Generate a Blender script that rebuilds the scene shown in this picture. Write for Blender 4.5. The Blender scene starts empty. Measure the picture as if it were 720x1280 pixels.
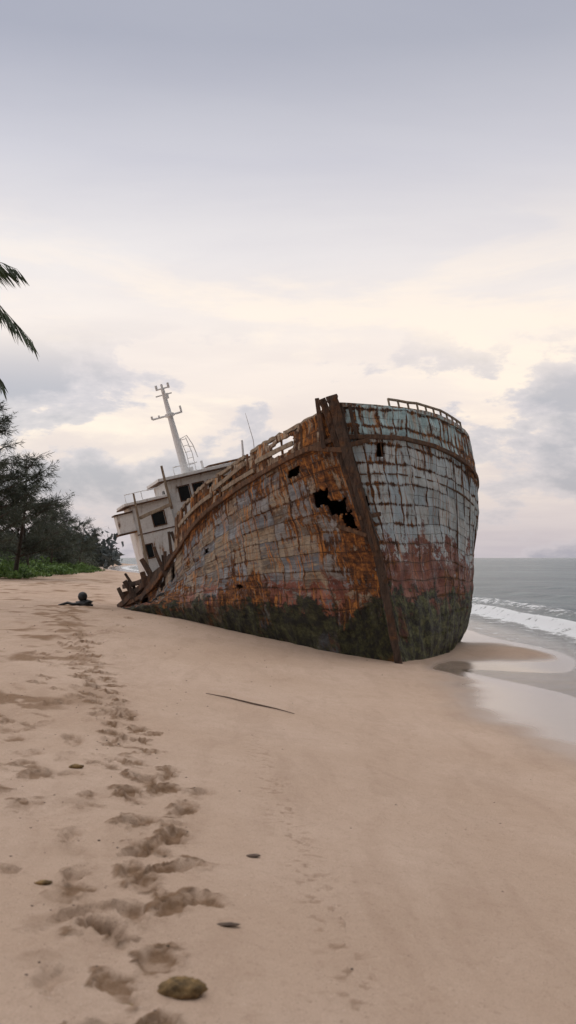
import bpy, math, random
import numpy as np
from mathutils import Vector
random.seed(7); rng=np.random.default_rng(7)
C=bpy.context; S=C.scene
S.view_settings.view_transform='Standard'; S.view_settings.look='None'; S.view_settings.exposure=0

# ---------------- numeric helpers ----------------
def hsh(i,j,seed=0):
    n=(i.astype(np.int64)*374761393+j.astype(np.int64)*668265263+seed*982451653)&0x7fffffff
    n=((n^(n>>13))*1274126177)&0x7fffffff
    n=(n^(n>>16))&0xffffff
    return n/float(0xffffff)
def vnoise(x,y,seed=0):
    xi=np.floor(x);yi=np.floor(y);fx=x-xi;fy=y-yi
    fx=fx*fx*(3-2*fx);fy=fy*fy*(3-2*fy)
    a=hsh(xi,yi,seed);b=hsh(xi+1,yi,seed);c=hsh(xi,yi+1,seed);d=hsh(xi+1,yi+1,seed)
    return (a*(1-fx)+b*fx)*(1-fy)+(c*(1-fx)+d*fx)*fy
def fbm(x,y,o=4,seed=0):
    x=np.asarray(x,float);y=np.asarray(y,float)
    r=0;a=.5;t=0
    for k in range(o):
        r=r+a*vnoise(x*2**k+k*17.3,y*2**k-k*9.1,seed+k);t+=a;a*=.5
    return r/t
def sst(a,b,x):
    t=np.clip((x-a)/(b-a),0,1);return t*t*(3-2*t)
def herm(xs,ys,x):
    xs=np.asarray(xs,float);ys=np.asarray(ys,float);x=np.asarray(x,float)
    m=np.gradient(ys,xs,axis=0)
    xc=np.clip(x,xs[0],xs[-1]);i=np.clip(np.searchsorted(xs,xc,side='right')-1,0,len(xs)-2)
    h=xs[i+1]-xs[i];t=(xc-xs[i])/h
    def E(v): 
        return v.reshape(v.shape+(1,)*(ys.ndim-1))
    t3=E(t);hh=E(h)
    return ((2*t3**3-3*t3**2+1)*ys[i]+(t3**3-2*t3**2+t3)*hh*m[i]+(-2*t3**3+3*t3**2)*ys[i+1]+(t3**3-t3**2)*hh*m[i+1])

# ---------------- mesh helpers ----------------
def np_mesh(name,V,F,mats=(),parent=None,smooth=False,uv=None,attrs=None,coll=None):
    me=bpy.data.meshes.new(name)
    V=np.asarray(V,np.float32)
    if isinstance(F,np.ndarray):
        n,k=F.shape
        me.vertices.add(len(V));me.vertices.foreach_set('co',V.ravel())
        me.loops.add(n*k);me.loops.foreach_set('vertex_index',F.astype(np.int32).ravel())
        me.polygons.add(n);me.polygons.foreach_set('loop_start',np.arange(0,n*k,k,dtype=np.int32))
        me.update(calc_edges=True)
    else:
        me.from_pydata([tuple(v) for v in V],[],F);me.update()
    me.polygons.foreach_set('use_smooth',[bool(smooth)]*len(me.polygons))
    if uv is not None:
        l=me.uv_layers.new(name='UVMap');vi=np.empty(len(me.loops),np.int32);me.loops.foreach_get('vertex_index',vi)
        l.data.foreach_set('uv',np.asarray(uv,np.float32)[vi].ravel())
    for k,a in (attrs or {}).items():
        at=me.attributes.new(k,'FLOAT','POINT');at.data.foreach_set('value',np.asarray(a,np.float32).ravel())
    for m in mats: me.materials.append(m)
    o=bpy.data.objects.new(name,me);C.collection.objects.link(o)
    if parent: o.parent=parent
    return o
def empty(name,loc=(0,0,0)):
    o=bpy.data.objects.new(name,None);o.location=(0,0,0);C.collection.objects.link(o);return o
class MB:
    def __init__(s): s.v=[];s.f=[]
    def add(s,v,f):
        b=len(s.v);s.v+= [tuple(p) for p in v];s.f+=[[i+b for i in q] for q in f]
    def box(s,O,ax,a0,a1,b0,b1,c0,c1):
        O=Vector(O);A,B,Cc=ax
        v=[O+A*a+B*b+Cc*c for c in (c0,c1) for b in (b0,b1) for a in (a0,a1)]
        s.add(v,[[0,2,3,1],[4,5,7,6],[0,1,5,4],[2,6,7,3],[0,4,6,2],[1,3,7,5]])
    def tube(s,pts,rad,seg=8,sq=None,jit=0):
        pts=[Vector(p) for p in pts];n=len(pts)
        if not hasattr(rad,'__len__'): rad=[rad]*n
        vs=[];ref=None
        for i,p in enumerate(pts):
            d=(pts[min(i+1,n-1)]-pts[max(i-1,0)]).normalized()
            if ref is None:
                ref=Vector((0,0,1)) if abs(d.z)<.9 else Vector((1,0,0))
            x=ref.cross(d).normalized();y=d.cross(x).normalized();ref=y
            for k in range(seg):
                a=2*math.pi*(k+.5)/seg
                r=rad[i]*(1+random.uniform(-jit,jit))
                if seg==4: r*=1.3
                vs.append(p+x*math.cos(a)*r*(sq or 1)+y*math.sin(a)*r)
        fs=[[i*seg+k,i*seg+(k+1)%seg,(i+1)*seg+(k+1)%seg,(i+1)*seg+k] for i in range(n-1) for k in range(seg)]
        fs+=[list(range(seg))[::-1],[(n-1)*seg+k for k in range(seg)]]
        s.add(vs,fs)
    def beam(s,p0,p1,w,d=None,w1=None,jit=.12,n=6,bend=0):
        p0=Vector(p0);p1=Vector(p1);o=Vector((random.uniform(-1,1),random.uniform(-1,1),0))*bend
        pts=[p0.lerp(p1,i/n)+o*math.sin(math.pi*i/n) for i in range(n+1)]
        w1=w1 or w
        s.tube(pts,[(w+(w1-w)*i/n)/2*1.05 for i in range(n+1)],4,sq=(d/w if d else None),jit=jit)
    def blob(s,c,r,seed=0,n=10,m=7,amp=.25,sc=(1,1,1)):
        rr=random.Random(seed);vs=[];off=[[rr.uniform(1-amp,1+amp) for _ in range(n)] for _ in range(m+1)]
        for j in range(m+1):
            th=math.pi*j/m
            for k in range(n):
                a=2*math.pi*k/n;q=off[j][k] if 0<j<m else 1
                vs.append((c[0]+r*sc[0]*q*math.sin(th)*math.cos(a),c[1]+r*sc[1]*q*math.sin(th)*math.sin(a),c[2]+r*sc[2]*q*math.cos(th)))
        s.add(vs,[[j*n+k,(j+1)*n+k,(j+1)*n+(k+1)%n,j*n+(k+1)%n] for j in range(m) for k in range(n)])
    def make(s,name,mat,parent=None,smooth=False,bevel=0):
        o=np_mesh(name,s.v,s.f,[mat],parent,smooth)
        if bevel:
            b=o.modifiers.new('bev','BEVEL');b.width=bevel;b.segments=2;b.limit_method='ANGLE'
        return o

# ---------------- node helpers ----------------
class NT:
    def __init__(s,tree): s.t=tree;tree.nodes.clear()
    def n(s,ty,ins=None,**pr):
        nd=s.t.nodes.new('ShaderNode'+ty)
        for k,v in pr.items(): setattr(nd,k,v)
        for k,v in (ins or {}).items(): s.set(nd.inputs[k],v)
        return nd
    def set(s,sock,v):
        if isinstance(v,bpy.types.NodeSocket): s.t.links.new(v,sock)
        elif hasattr(v,'outputs'): s.t.links.new(v.outputs[0],sock)
        else:
            if sock.type=='RGBA' and len(v)==3: v=(*v,1)
            sock.default_value=v
    def m(s,op,a,b=0,c=None,clamp=False):
        nd=s.n('Math',{0:a,1:b},operation=op,use_clamp=clamp)
        if c is not None: s.set(nd.inputs[2],c)
        return nd.outputs[0]
    def vm(s,op,a,b=(0,0,0)):
        return s.n('VectorMath',{0:a,1:b},operation=op).outputs[0]
    def noise(s,vec,scale,detail=6,rough=.6,dist=0):
        nd=s.n('TexNoise',{'Scale':scale,'Detail':detail,'Roughness':rough,'Distortion':dist})
        if vec is not None: s.set(nd.inputs['Vector'],vec)
        return nd.outputs[0]
    def ramp(s,fac,stops,interp='LINEAR'):
        nd=s.n('ValToRGB',{0:fac});cr=nd.color_ramp;cr.interpolation=interp
        while len(cr.elements)<len(stops): cr.elements.new(.5)
        for e,(p,c) in zip(cr.elements,stops):
            e.position=p;e.color=(c,c,c,1) if not hasattr(c,'__len__') else (*c,1)
        return nd.outputs[0]
    def mix(s,f,a,b,bt='MIX'):
        nd=s.n('MixRGB',{0:f,1:a,2:b},blend_type=bt);return nd.outputs[0]
    def mr(s,v,a,b,c=0,d=1):
        return s.n('MapRange',{0:v,1:a,2:b,3:c,4:d},interpolation_type='SMOOTHSTEP').outputs[0]
def mat(name):
    m=bpy.data.materials.new(name);m.use_nodes=True;return m,NT(m.node_tree)
def finish(nt,col,rough=.8,bump=None,bstr=.5,bdist=.02,metal=0,**kw):
    ins={'Base Color':col,'Roughness':rough,'Metallic':metal}
    if bump is not None:
        b=nt.n('Bump',{'Strength':bstr,'Distance':bdist,'Height':bump});ins['Normal']=b.outputs[0]
    ins.update(kw)
    p=nt.n('BsdfPrincipled',ins);o=nt.n('OutputMaterial',{0:p.outputs[0]});return p

def rust_color(nt,vec,sc=6):
    return nt.ramp(nt.noise(vec,sc,9,.72),[(.32,(.022,.012,.009)),(.43,(.070,.030,.015)),(.52,(.19,.07,.022)),(.62,(.43,.17,.04)),(.76,(.56,.32,.14))])

def hull_mat(side):
    port=side=='port'
    m,nt=mat('weathered_hull_'+side)
    uv=nt.n('UVMap',uv_map='UVMap').outputs[0]
    dn=nt.n('TexNoise',{'Vector':uv,'Scale':.9,'Detail':5}).outputs[1]
    duv=nt.vm('ADD',uv,nt.vm('MULTIPLY',nt.vm('SUBTRACT',dn,(.5,.5,.5)),(.40,.18,0)))
    bw,rh=(.50,.38) if port else (.56,.42)
    def brick(ms,sm,w=bw,h=rh,off=0.0):
        return nt.n('TexBrick',{'Vector':duv,'Color1':(0,0,0),'Color2':(1,1,1),'Mortar':(.5,.5,.5),'Scale':1.0,'Mortar Size':ms,'Mortar Smooth':sm,'Brick Width':w,'Row Height':h,'Bias':0.0},offset=off,offset_frequency=2,squash=1)
    b1=brick(.006,.3);b2=brick(.06,1.0)
    b3=brick(.003,.3,bw*3.1,rh*2,.4)
    bsub=brick(.005,.3,bw*3,rh/2,.5)
    sx=nt.n('SeparateXYZ',{0:uv});u,v=sx.outputs[0],sx.outputs[1]
    n1=nt.noise(uv,1.1,8,.62)
    n1b=nt.noise(nt.vm('ADD',uv,(7,3,1)),3.2,9,.7)
    n1c=nt.noise(nt.vm('ADD',uv,(1,31,4)),1.9,9,.72,.4)
    n2=nt.noise(nt.vm('MULTIPLY',duv,(5,.55,1)),1.6,8,.65)
    n2b=nt.noise(nt.vm('MULTIPLY',nt.vm('ADD',duv,(9,4,0)),(11,.5,1)),1.5,6,.65)
    n2c=nt.noise(nt.vm('MULTIPLY',nt.vm('ADD',duv,(2,17,0)),(6,.9,1)),1.5,9,.74)
    nh=nt.noise(nt.vm('MULTIPLY',nt.vm('ADD',duv,(3,8,0)),(.7,4,1)),2.2,8,.7)
    n3=nt.noise(uv,38,4,.7)
    nd=nt.noise(nt.vm('ADD',uv,(2,13,1)),.55,4,.5)
    rnd=nt.m('ADD',nt.m('MULTIPLY',b1.outputs[0],.30),nt.m('ADD',nt.m('MULTIPLY',b3.outputs[0],.12),nt.m('ADD',nt.m('MULTIPLY',n1c,.32),nt.m('MULTIPLY',nh,.34))))
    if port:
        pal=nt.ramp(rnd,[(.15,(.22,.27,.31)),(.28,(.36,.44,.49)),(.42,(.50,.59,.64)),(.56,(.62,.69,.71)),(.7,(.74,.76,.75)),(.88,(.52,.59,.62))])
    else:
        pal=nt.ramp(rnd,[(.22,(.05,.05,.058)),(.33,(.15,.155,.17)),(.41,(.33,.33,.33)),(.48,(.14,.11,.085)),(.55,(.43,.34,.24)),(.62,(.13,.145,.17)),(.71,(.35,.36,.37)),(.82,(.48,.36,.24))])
    pal=nt.mix(nt.m('MULTIPLY',nt.mr(n3,.35,.75),.3),pal,nt.mix(1,pal,(.45,.38,.34),'MULTIPLY'))
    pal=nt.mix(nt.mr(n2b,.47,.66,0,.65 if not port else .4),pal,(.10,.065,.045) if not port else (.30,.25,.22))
    vn=nt.m('ADD',v,nt.m('ADD',nt.m('MULTIPLY',nt.m('SUBTRACT',n1b,.5),1.6),nt.m('MULTIPLY',nt.m('SUBTRACT',n1c,.5),1.8)))
    vn2=nt.m('ADD',v,nt.m('ADD',nt.m('MULTIPLY',nt.m('SUBTRACT',n1,.5),3.2),nt.m('MULTIPLY',nt.m('SUBTRACT',n1c,.5),2.6)))
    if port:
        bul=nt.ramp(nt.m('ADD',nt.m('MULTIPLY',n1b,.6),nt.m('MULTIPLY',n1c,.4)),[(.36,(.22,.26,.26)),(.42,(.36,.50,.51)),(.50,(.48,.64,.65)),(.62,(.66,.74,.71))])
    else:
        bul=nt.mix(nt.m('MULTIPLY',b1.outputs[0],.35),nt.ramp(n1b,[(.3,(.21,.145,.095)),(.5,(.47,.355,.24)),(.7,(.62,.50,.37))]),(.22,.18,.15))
    pal=nt.mix(nt.mr(v,4.28,4.34),pal,bul)
    red=nt.ramp(n1b,[(.3,(.07,.026,.020)),(.45,(.18,.055,.037)),(.58,(.30,.105,.065)),(.72,(.42,.20,.14))])
    if port:
        rm=nt.m('MULTIPLY',nt.mr(vn2,2.45,2.25),nt.mr(n1c,.43,.48))
        rm=nt.m('MAXIMUM',rm,nt.m('MULTIPLY',nt.m('MULTIPLY',nt.mr(vn2,1.85,1.75),nt.mr(n2c,.40,.46)),.92))
    else:
        rm=nt.m('MULTIPLY',nt.m('MULTIPLY',nt.mr(vn,1.65,1.45),nt.mr(n1c,.46,.50)),nt.mr(n2c,.38,.45))
    col=nt.mix(rm,pal,red)
    rust=rust_color(nt,duv,5)
    seam=b2.outputs['Fac']
    rs=nt.m('ADD',nt.m('MULTIPLY',n1c,.30),nt.m('ADD',nt.m('MULTIPLY',n1b,.25),nt.m('ADD',nt.m('MULTIPLY',n2c,.55),nt.m('MULTIPLY',seam,.05 if not port else .09))))
    rs=nt.m('ADD',rs,nt.m('MULTIPLY',nt.m('SUBTRACT',nd,.5),.45))
    rs=nt.m('ADD',rs,nt.mr(u,1.4 if not port else .6,0,0,.07 if not port else .08))
    rs=nt.m('ADD',rs,nt.m('MULTIPLY',nt.mr(v,3.5,4.3),.035))
    th=.63 if port else .590
    rmask=nt.mr(rs,th-.010,th+.016)
    col=nt.mix(nt.mr(rs,th-.05,th,0,.55),col,(.20,.085,.035))
    col=nt.mix(rmask,col,rust)
    run=nt.m('MULTIPLY',nt.mr(n2b,.55,.60),nt.mr(n1,.38,.52))
    col=nt.mix(nt.m('MULTIPLY',run,.9 if not port else .55),col,(.56,.22,.05))
    fr=nt.m('ABSOLUTE',nt.m('SUBTRACT',nt.m('FRACT',nt.m('DIVIDE',nt.n('SeparateXYZ',{0:duv}).outputs[0],bw)),.5))
    frm=nt.m('MULTIPLY',nt.mr(fr,.06,.01),nt.mr(n2,.40,.58))
    col=nt.mix(nt.m('MULTIPLY',frm,.4),col,(.14,.06,.025))
    col=nt.mix(nt.m('MULTIPLY',b2.outputs['Fac'],nt.mr(n1b,.42,.64,0,.5)),col,(.07,.04,.025))
    col=nt.mix(nt.m('MULTIPLY',b1.outputs['Fac'],nt.mr(nt.m('ADD',nt.m('MULTIPLY',n1b,.5),nt.m('MULTIPLY',n1c,.5)),.42,.53,.05,.92)),col,(.028,.016,.012))
    col=nt.mix(nt.m('MULTIPLY',bsub.outputs['Fac'],nt.mr(n1c,.42,.52,.0,.75)),col,(.04,.024,.016))
    alg=nt.ramp(nt.noise(uv,5,9,.8),[(.36,(.010,.010,.009)),(.46,(.040,.037,.023)),(.54,(.13,.135,.045)),(.62,(.27,.26,.11)),(.74,(.40,.35,.25))])
    if port:
        am=nt.mr(vn,1.35,1.2);colg=nt.mix(nt.m('MULTIPLY',am,nt.mr(n1c,.64,.56,.25,1)),col,alg)
    else:
        am=nt.mr(vn,.95,.78);colg=nt.mix(nt.m('MULTIPLY',am,nt.mr(n1,.60,.52,.25,1)),col,nt.mix(.5,alg,(.016,.013,.010)))
    h=nt.m('ADD',nt.m('MULTIPLY',b1.outputs['Fac'],-.8),nt.m('MULTIPLY',n3,.25))
    h=nt.m('ADD',h,nt.m('MULTIPLY',rmask,-.55));h=nt.m('ADD',h,nt.m('MULTIPLY',n1b,1.4))
    h=nt.m('ADD',h,nt.m('MULTIPLY',b1.outputs[0],.4))
    h=nt.m('ADD',h,nt.m('MULTIPLY',bsub.outputs['Fac'],-.45))
    h=nt.m('ADD',h,nt.m('MULTIPLY',nt.m('MULTIPLY',am,nt.noise(uv,9,7,.8)),3.4))
    ro=nt.mix(rmask,(.6,)*3,(.92,)*3)
    finish(nt,colg,ro,h,1.0,.042)
    return m

def wood_mat(name,dark,light,orange=.4):
    m,nt=mat(name)
    oc=nt.n('TexCoord').outputs['Object']
    a=nt.noise(nt.vm('MULTIPLY',oc,(9,9,1.6)),1.6,8,.7)
    b=nt.noise(oc,2.2,7,.65);c=nt.noise(nt.vm('MULTIPLY',oc,(30,30,2)),1.6,6,.7)
    col=nt.ramp(a,[(.3,dark),(.7,light)])
    col=nt.mix(nt.mr(c,.55,.68,0,.8),col,tuple(x*.3 for x in dark))
    col=nt.mix(nt.m('MULTIPLY',nt.mr(b,.47,.62),orange),col,rust_color(nt,oc,7))
    finish(nt,col,.85,nt.m('SUBTRACT',nt.m('ADD',a,b),nt.m('MULTIPLY',c,.8)),1.0,.04);return m
def paint_mat(name,base,th=.60,rough=.6):
    m,nt=mat(name);oc=nt.n('TexCoord').outputs['Object']
    a=nt.noise(oc,1.7,9,.7);b=nt.noise(nt.vm('MULTIPLY',oc,(6,6,.7)),1.5,8,.65);c=nt.noise(oc,22,4,.6)
    col=nt.mix(nt.mr(b,.45,.75,0,.4),base,tuple(x*.5 for x in base))
    col=nt.mix(nt.m('MULTIPLY',nt.mr(c,.4,.7),.15),col,(.25,.2,.16))
    rs=nt.m('ADD',nt.m('MULTIPLY',a,.5),nt.m('MULTIPLY',b,.5));rm=nt.mr(rs,th-.03,th+.03)
    col=nt.mix(nt.mr(rs,th-.08,th,0,.35),col,(.45,.27,.14))
    col=nt.mix(rm,col,rust_color(nt,oc,6));finish(nt,col,rough,nt.m('ADD',a,nt.m('MULTIPLY',rm,-.4)),.5,.02);return m
def plain_mat(name,base,var=.3,sc=4,rough=.7,bump=.4,**kw):
    m,nt=mat(name);oc=nt.n('TexCoord').outputs['Object'];a=nt.noise(oc,sc,7,.65)
    col=nt.mix(nt.mr(a,.3,.7),tuple(x*(1-var) for x in base),tuple(min(1,x*(1+var)) for x in base))
    finish(nt,col,rough,a,bump,.02,**kw);return m
def leaf_mat(name,c0,c1,sc=.8):
    m,nt=mat(name);g=nt.n('NewGeometry');r=g.outputs['Random Per Island'];oc=nt.n('TexCoord').outputs['Object']
    a=nt.noise(oc,sc,3,.5);f=nt.m('ADD',nt.m('MULTIPLY',r,.5),nt.m('MULTIPLY',nt.mr(a,.35,.65),.5))
    col=nt.mix(f,c0,c1)
    p=nt.n('BsdfPrincipled',{'Base Color':col,'Roughness':.6});t=nt.n('BsdfTranslucent',{'Color':col})
    mx=nt.n('MixShader',{0:.2,1:p.outputs[0],2:t.outputs[0]});nt.n('OutputMaterial',{0:mx.outputs[0]});return m

# ---------------- terrain ----------------
SY=[-60,-20,0,8,15,20,25,30,60,100,200,260,300,400,1000,5000,12000]
SX=[12,9,7.4,6.2,5.1,5.7,6.2,6.1,3,-7,-35,-44,-44,-74,-185,-925,-2220]
def shore(Y): return herm(SY,SX,Y)
PU=[-3000,-60,-10,-1,0,1.5,3,4.5,6.5,9,12,16,25,40,100,6000]
PZ=[-3,-3,-.9,-.07,0,.035,.07,.22,.52,.84,1.0,1.15,1.38,1.7,2.4,3]
def base_z(X,Y):
    u=shore(Y)-X
    z=np.interp(u,PU,PZ)*.5+.25*np.interp(u+.6,PU,PZ)+.25*np.interp(u-.6,PU,PZ)
    ax,ay,bx,by=7.2,15.6,3.6,20.3
    t=np.clip(((X-ax)*(bx-ax)+(Y-ay)*(by-ay))/((bx-ax)**2+(by-ay)**2),0,1)
    d=np.hypot(X-ax-t*(bx-ax),Y-ay-t*(by-ay))
    z=z-.075*np.exp(-(d/(.75+.3*(1-t)))**2)*(1-t*.35)
    z=z+.07*np.exp(-((X-5.6)/1.3)**2-((Y-23.5)/2.6)**2)
    return z
def tz(x,y): return float(base_z(np.array([float(x)]),np.array([float(y)]))[0])
def cat(*a): return np.unique(np.round(np.concatenate(a),4))
gx=cat(-np.geomspace(60,9000,36),np.arange(-60,-12,.8),np.arange(-12,-4,.1),np.arange(-4,2.6,.016),np.arange(2.6,9,.07),np.arange(9,30,.8),np.geomspace(30,9000,36))
gy=cat(np.arange(-40,1,1.5),np.arange(1,2.8,.1),np.arange(2.8,8,.016),np.arange(8,14,.03),np.arange(14,34,.1),np.arange(34,80,.6),np.geomspace(80,11000,60))
X,Y=np.meshgrid(gx,gy)
Z=base_z(X,Y)
near=np.exp(-np.maximum(0,np.hypot(X,Y)-25)/40)
dry=sst(.05,.35,Z)
rough_l=sst(.1,-2.4,X+(Y-4)*.16)
Z=Z+dry*near*(.08*(fbm(X*.35,Y*.35,3,3)-.5))
Z=Z+dry*near*(.012+.06*rough_l)*(fbm(X*2.3,Y*1.9,4,11)-.5)
crumb=fbm(X*14,Y*14,4,21)-.5
patch=sst(.44,.58,fbm(X*1.1,Y*.8,3,77))
Z=Z+dry*near*rough_l*patch*.045*crumb
scuff=rough_l*patch*sst(.46,.58,fbm(X*3.2,Y*2.4,4,33))*.8
TP=np.array([2.0,2.6,4.1,5.6,7.5,10.2,14,18.5,26,34]);TX=np.array([-.26,-.36,-.62,-.74,-.98,-1.72,-2.75,-3.95,-5.7,-8])
prints=[]
def along(path,step):
    out=[];P=[Vector(p) for p in path];acc=0
    for a,b in zip(P[:-1],P[1:]):
        L=(b-a).length
        while acc<L:
            out.append((a.lerp(b,acc/L),(b-a).normalized()));acc+=step
        acc-=L
    return out
for k,(sp_,spread,base_s) in enumerate(((.31,.03,1.1),(.46,.11,.9),(.9,.28,.7))):
    for i,(p,d) in enumerate(along(list(zip(TX[1:9],TP[1:9])),sp_)):
        s=1 if i%2 else -1;nrm=Vector((d.y,-d.x))
        q=p+nrm*s*random.uniform(.05,.17)+Vector((random.uniform(-1,1),random.uniform(-1,1)))*spread
        if math.hypot(q.x+.36,q.y-3.86)<.24: continue
        prints.append((q.x,q.y,math.atan2(d.y,d.x)-s*random.uniform(.1,.9),random.uniform(.10,.16),random.uniform(.05,.075),random.uniform(.020,.040),base_s))
for i in range(260):
    y=2.8+24*random.random()**1.3;x=-.75-(y-3)*.14-random.random()**1.1*(1.0+y*.24)
    prints.append((x,y,1.7+random.gauss(0,.5),random.uniform(.07,.17),random.uniform(.045,.085),random.uniform(.010,.034),random.uniform(.3,.95)))
tid=0
for (px,py,ang,L,W,dp,scf) in prints:
    tid+=1
    i0,i1=np.searchsorted(gx,[px-.6,px+.6]);j0,j1=np.searchsorted(gy,[py-.6,py+.6])
    if i1-i0<3 or j1-j0<3: continue
    xa=X[j0:j1,i0:i1];ya=Y[j0:j1,i0:i1];xs=xa-px;ys=ya-py
    a=xs*math.cos(ang)+ys*math.sin(ang);b=-xs*math.sin(ang)+ys*math.cos(ang)
    w=W*(1+.22*np.sin(a/L*2.2+.6))
    nz=fbm(xa*7+tid,ya*7,3,5)-.5;nf=fbm(xa*24,ya*24,3,6)-.5
    r=np.sqrt((a/L)**2+(b/w)**2)+1.6*nz+1.3*nf
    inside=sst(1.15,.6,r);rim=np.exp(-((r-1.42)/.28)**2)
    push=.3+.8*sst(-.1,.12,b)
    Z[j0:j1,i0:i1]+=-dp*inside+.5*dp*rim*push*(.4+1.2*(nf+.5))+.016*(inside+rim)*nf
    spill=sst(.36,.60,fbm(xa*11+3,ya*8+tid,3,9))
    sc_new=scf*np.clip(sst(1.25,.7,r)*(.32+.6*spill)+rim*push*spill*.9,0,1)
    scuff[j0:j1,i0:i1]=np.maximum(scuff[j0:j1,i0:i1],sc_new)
gl_=np.exp(-((X-np.interp(Y,[2.5,4,6,9,13],[.42,.30,.06,-.25,-.6]))/(.10+.012*Y))**2)*sst(.56,.69,fbm(X*19,Y*19,3,71))*sst(13,8,Y)
Z=Z-.005*gl_;scuff=np.maximum(scuff,gl_*.45)
wet=sst(.085,.03,base_z(X,Y)+.03*(fbm(X*.8,Y*.8,3,2)-.5))
ny,nx=X.shape
idx=np.arange(nx*ny).reshape(ny,nx)
F=np.stack([idx[:-1,:-1],idx[:-1,1:],idx[1:,1:],idx[1:,:-1]],-1).reshape(-1,4)
m,nt=mat('beach_sand')
oc=nt.n('TexCoord').outputs['Object']
sc=nt.n('Attribute',attribute_name='scuff').outputs['Fac'];wt=nt.n('Attribute',attribute_name='wet').outputs['Fac']
a=nt.noise(oc,.45,5,.55);b=nt.noise(oc,5,8,.65);g=nt.noise(oc,190,3,.75);g2=nt.noise(oc,45,4,.7);g3=nt.noise(oc,85,2,.6)
wl=nt.noise(nt.vm('MULTIPLY',oc,(2.2,.5,1)),1.2,8,.65,.5);g4=nt.noise(oc,18,6,.75)
col=nt.mix(nt.mr(a,.3,.7),(.60,.435,.32),(.69,.52,.40))
col=nt.mix(nt.m('MULTIPLY',nt.mr(b,.3,.75),.3),col,(.50,.345,.245))
col=nt.mix(nt.mr(wl,.46,.66,0,.34),col,(.45,.31,.22))
col=nt.mix(nt.mr(g4,.52,.68,0,.42),col,(.43,.295,.205))
col=nt.mix(nt.mr(g,.35,.75,0,.5),col,(.30,.20,.135))
col=nt.mix(nt.mr(g3,.64,.72,0,.65),col,(.18,.12,.085))
col=nt.mix(nt.mr(g2,.60,.75,0,.5),col,(.78,.64,.53))
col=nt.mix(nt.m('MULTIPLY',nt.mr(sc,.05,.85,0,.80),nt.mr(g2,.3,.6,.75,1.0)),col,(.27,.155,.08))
col=nt.mix(nt.m('MULTIPLY',wt,.72),col,(.26,.20,.16))
h=nt.m('ADD',nt.m('MULTIPLY',b,1.8),nt.m('ADD',nt.m('MULTIPLY',g2,.8),nt.m('ADD',nt.m('MULTIPLY',g,.45),nt.m('MULTIPLY',g4,1.1))))
h=nt.m('MULTIPLY',h,nt.mr(wt,0,1,1,.06))
h=nt.m('MULTIPLY',h,nt.mr(sc,0,.8,1,2.0))
ro=nt.mr(wt,.2,1,.93,.10)
finish(nt,col,ro,h,.8,.015,**{'Specular IOR Level':nt.mr(wt,0,1,.15,.7)})
ground=np_mesh('sand_beach',np.stack([X,Y,Z],-1).reshape(-1,3),F,[m],smooth=True,attrs={'scuff':scuff,'wet':wet})
def gz(x,y):
    i=int(np.searchsorted(gx,x));j=int(np.searchsorted(gy,y));return float(Z[j,i])

# ---------------- sea ----------------
ex=cat(-np.geomspace(60,9000,30),np.arange(-60,2,1.2),np.arange(2,16,.12),np.arange(16,60,.8),np.geomspace(60,12000,40))
ey=cat(-np.geomspace(20,4000,16),np.arange(-20,12,1),np.arange(12,44,.12),np.arange(44,120,.8),np.geomspace(120,12000,60))
XX,YY=np.meshgrid(ex,ey);s=XX-shore(YY)
win=sst(14,24,YY)*sst(220,90,YY)
wob=.7*(fbm(YY*.12,XX*0,2,4)-.5)*2
ZZ=win*(.30*np.exp(-((s-2.6-wob)/.34)**2)+.16*np.exp(-((s-6.3+wob*1.6)/.6)**2)+.14*np.exp(-((s-12+wob*2)/1.0)**2)+.10*np.exp(-((s-19+wob*3)/1.2)**2))
ZZ=ZZ+sst(1,8,s)*np.exp(-YY/140)*.18*(fbm(XX*.5,YY*.7,3,14)-.5)+.004
n2y,n2x=XX.shape;idx=np.arange(n2x*n2y).reshape(n2y,n2x)
F=np.stack([idx[:-1,:-1],idx[:-1,1:],idx[1:,1:],idx[1:,:-1]],-1).reshape(-1,4)
m,nt=mat('sea_water')
oc=nt.n('TexCoord').outputs['Object'];sa=nt.n('Attribute',attribute_name='shore_dist').outputs['Fac']
w1=nt.noise(nt.vm('MULTIPLY',oc,(.55,1.0,1)),1.1,6,.6);w2=nt.noise(nt.vm('MULTIPLY',oc,(.09,.22,1)),1,5,.6)
w3=nt.noise(nt.vm('MULTIPLY',oc,(1,1.7,1)),5,4,.6);w4=nt.noise(nt.vm('MULTIPLY',oc,(.012,.05,1)),1,6,.65)
fn=nt.noise(nt.vm('MULTIPLY',oc,(1.0,.55,1)),2.6,9,.72)
sw=nt.m('ADD',sa,nt.m('MULTIPLY',nt.m('SUBTRACT',w1,.5),.9))
dens=nt.ramp(nt.m('DIVIDE',sw,14),[(0,0),(.005,.52),(.02,.44),(.07,.42),(.13,.47),(.16,.64),(.23,.66),(.27,.50),(.34,.42),(.43,.55),(.5,.38),(.8,.30)])
foam=nt.mr(nt.m('ADD',fn,dens),.98,1.12)
colw=nt.mix(nt.mr(nt.m('ADD',nt.m('MULTIPLY',w2,.5),nt.m('MULTIPLY',w4,.5)),.4,.6),(.07,.105,.12),(.17,.22,.225))
colw=nt.mix(nt.mr(sa,0,7),(.30,.29,.26),colw)
hh=nt.m('ADD',nt.m('MULTIPLY',w1,1.2),nt.m('ADD',nt.m('MULTIPLY',w2,2.4),nt.m('MULTIPLY',w3,.35)))
bp=nt.n('Bump',{'Strength':nt.mr(sa,.2,4,.06,1.0),'Distance':.5,'Height':hh})
pw=nt.n('BsdfPrincipled',{'Base Color':colw,'Roughness':.22,'IOR':1.33,'Specular IOR Level':.3,'Normal':bp.outputs[0]})
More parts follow.
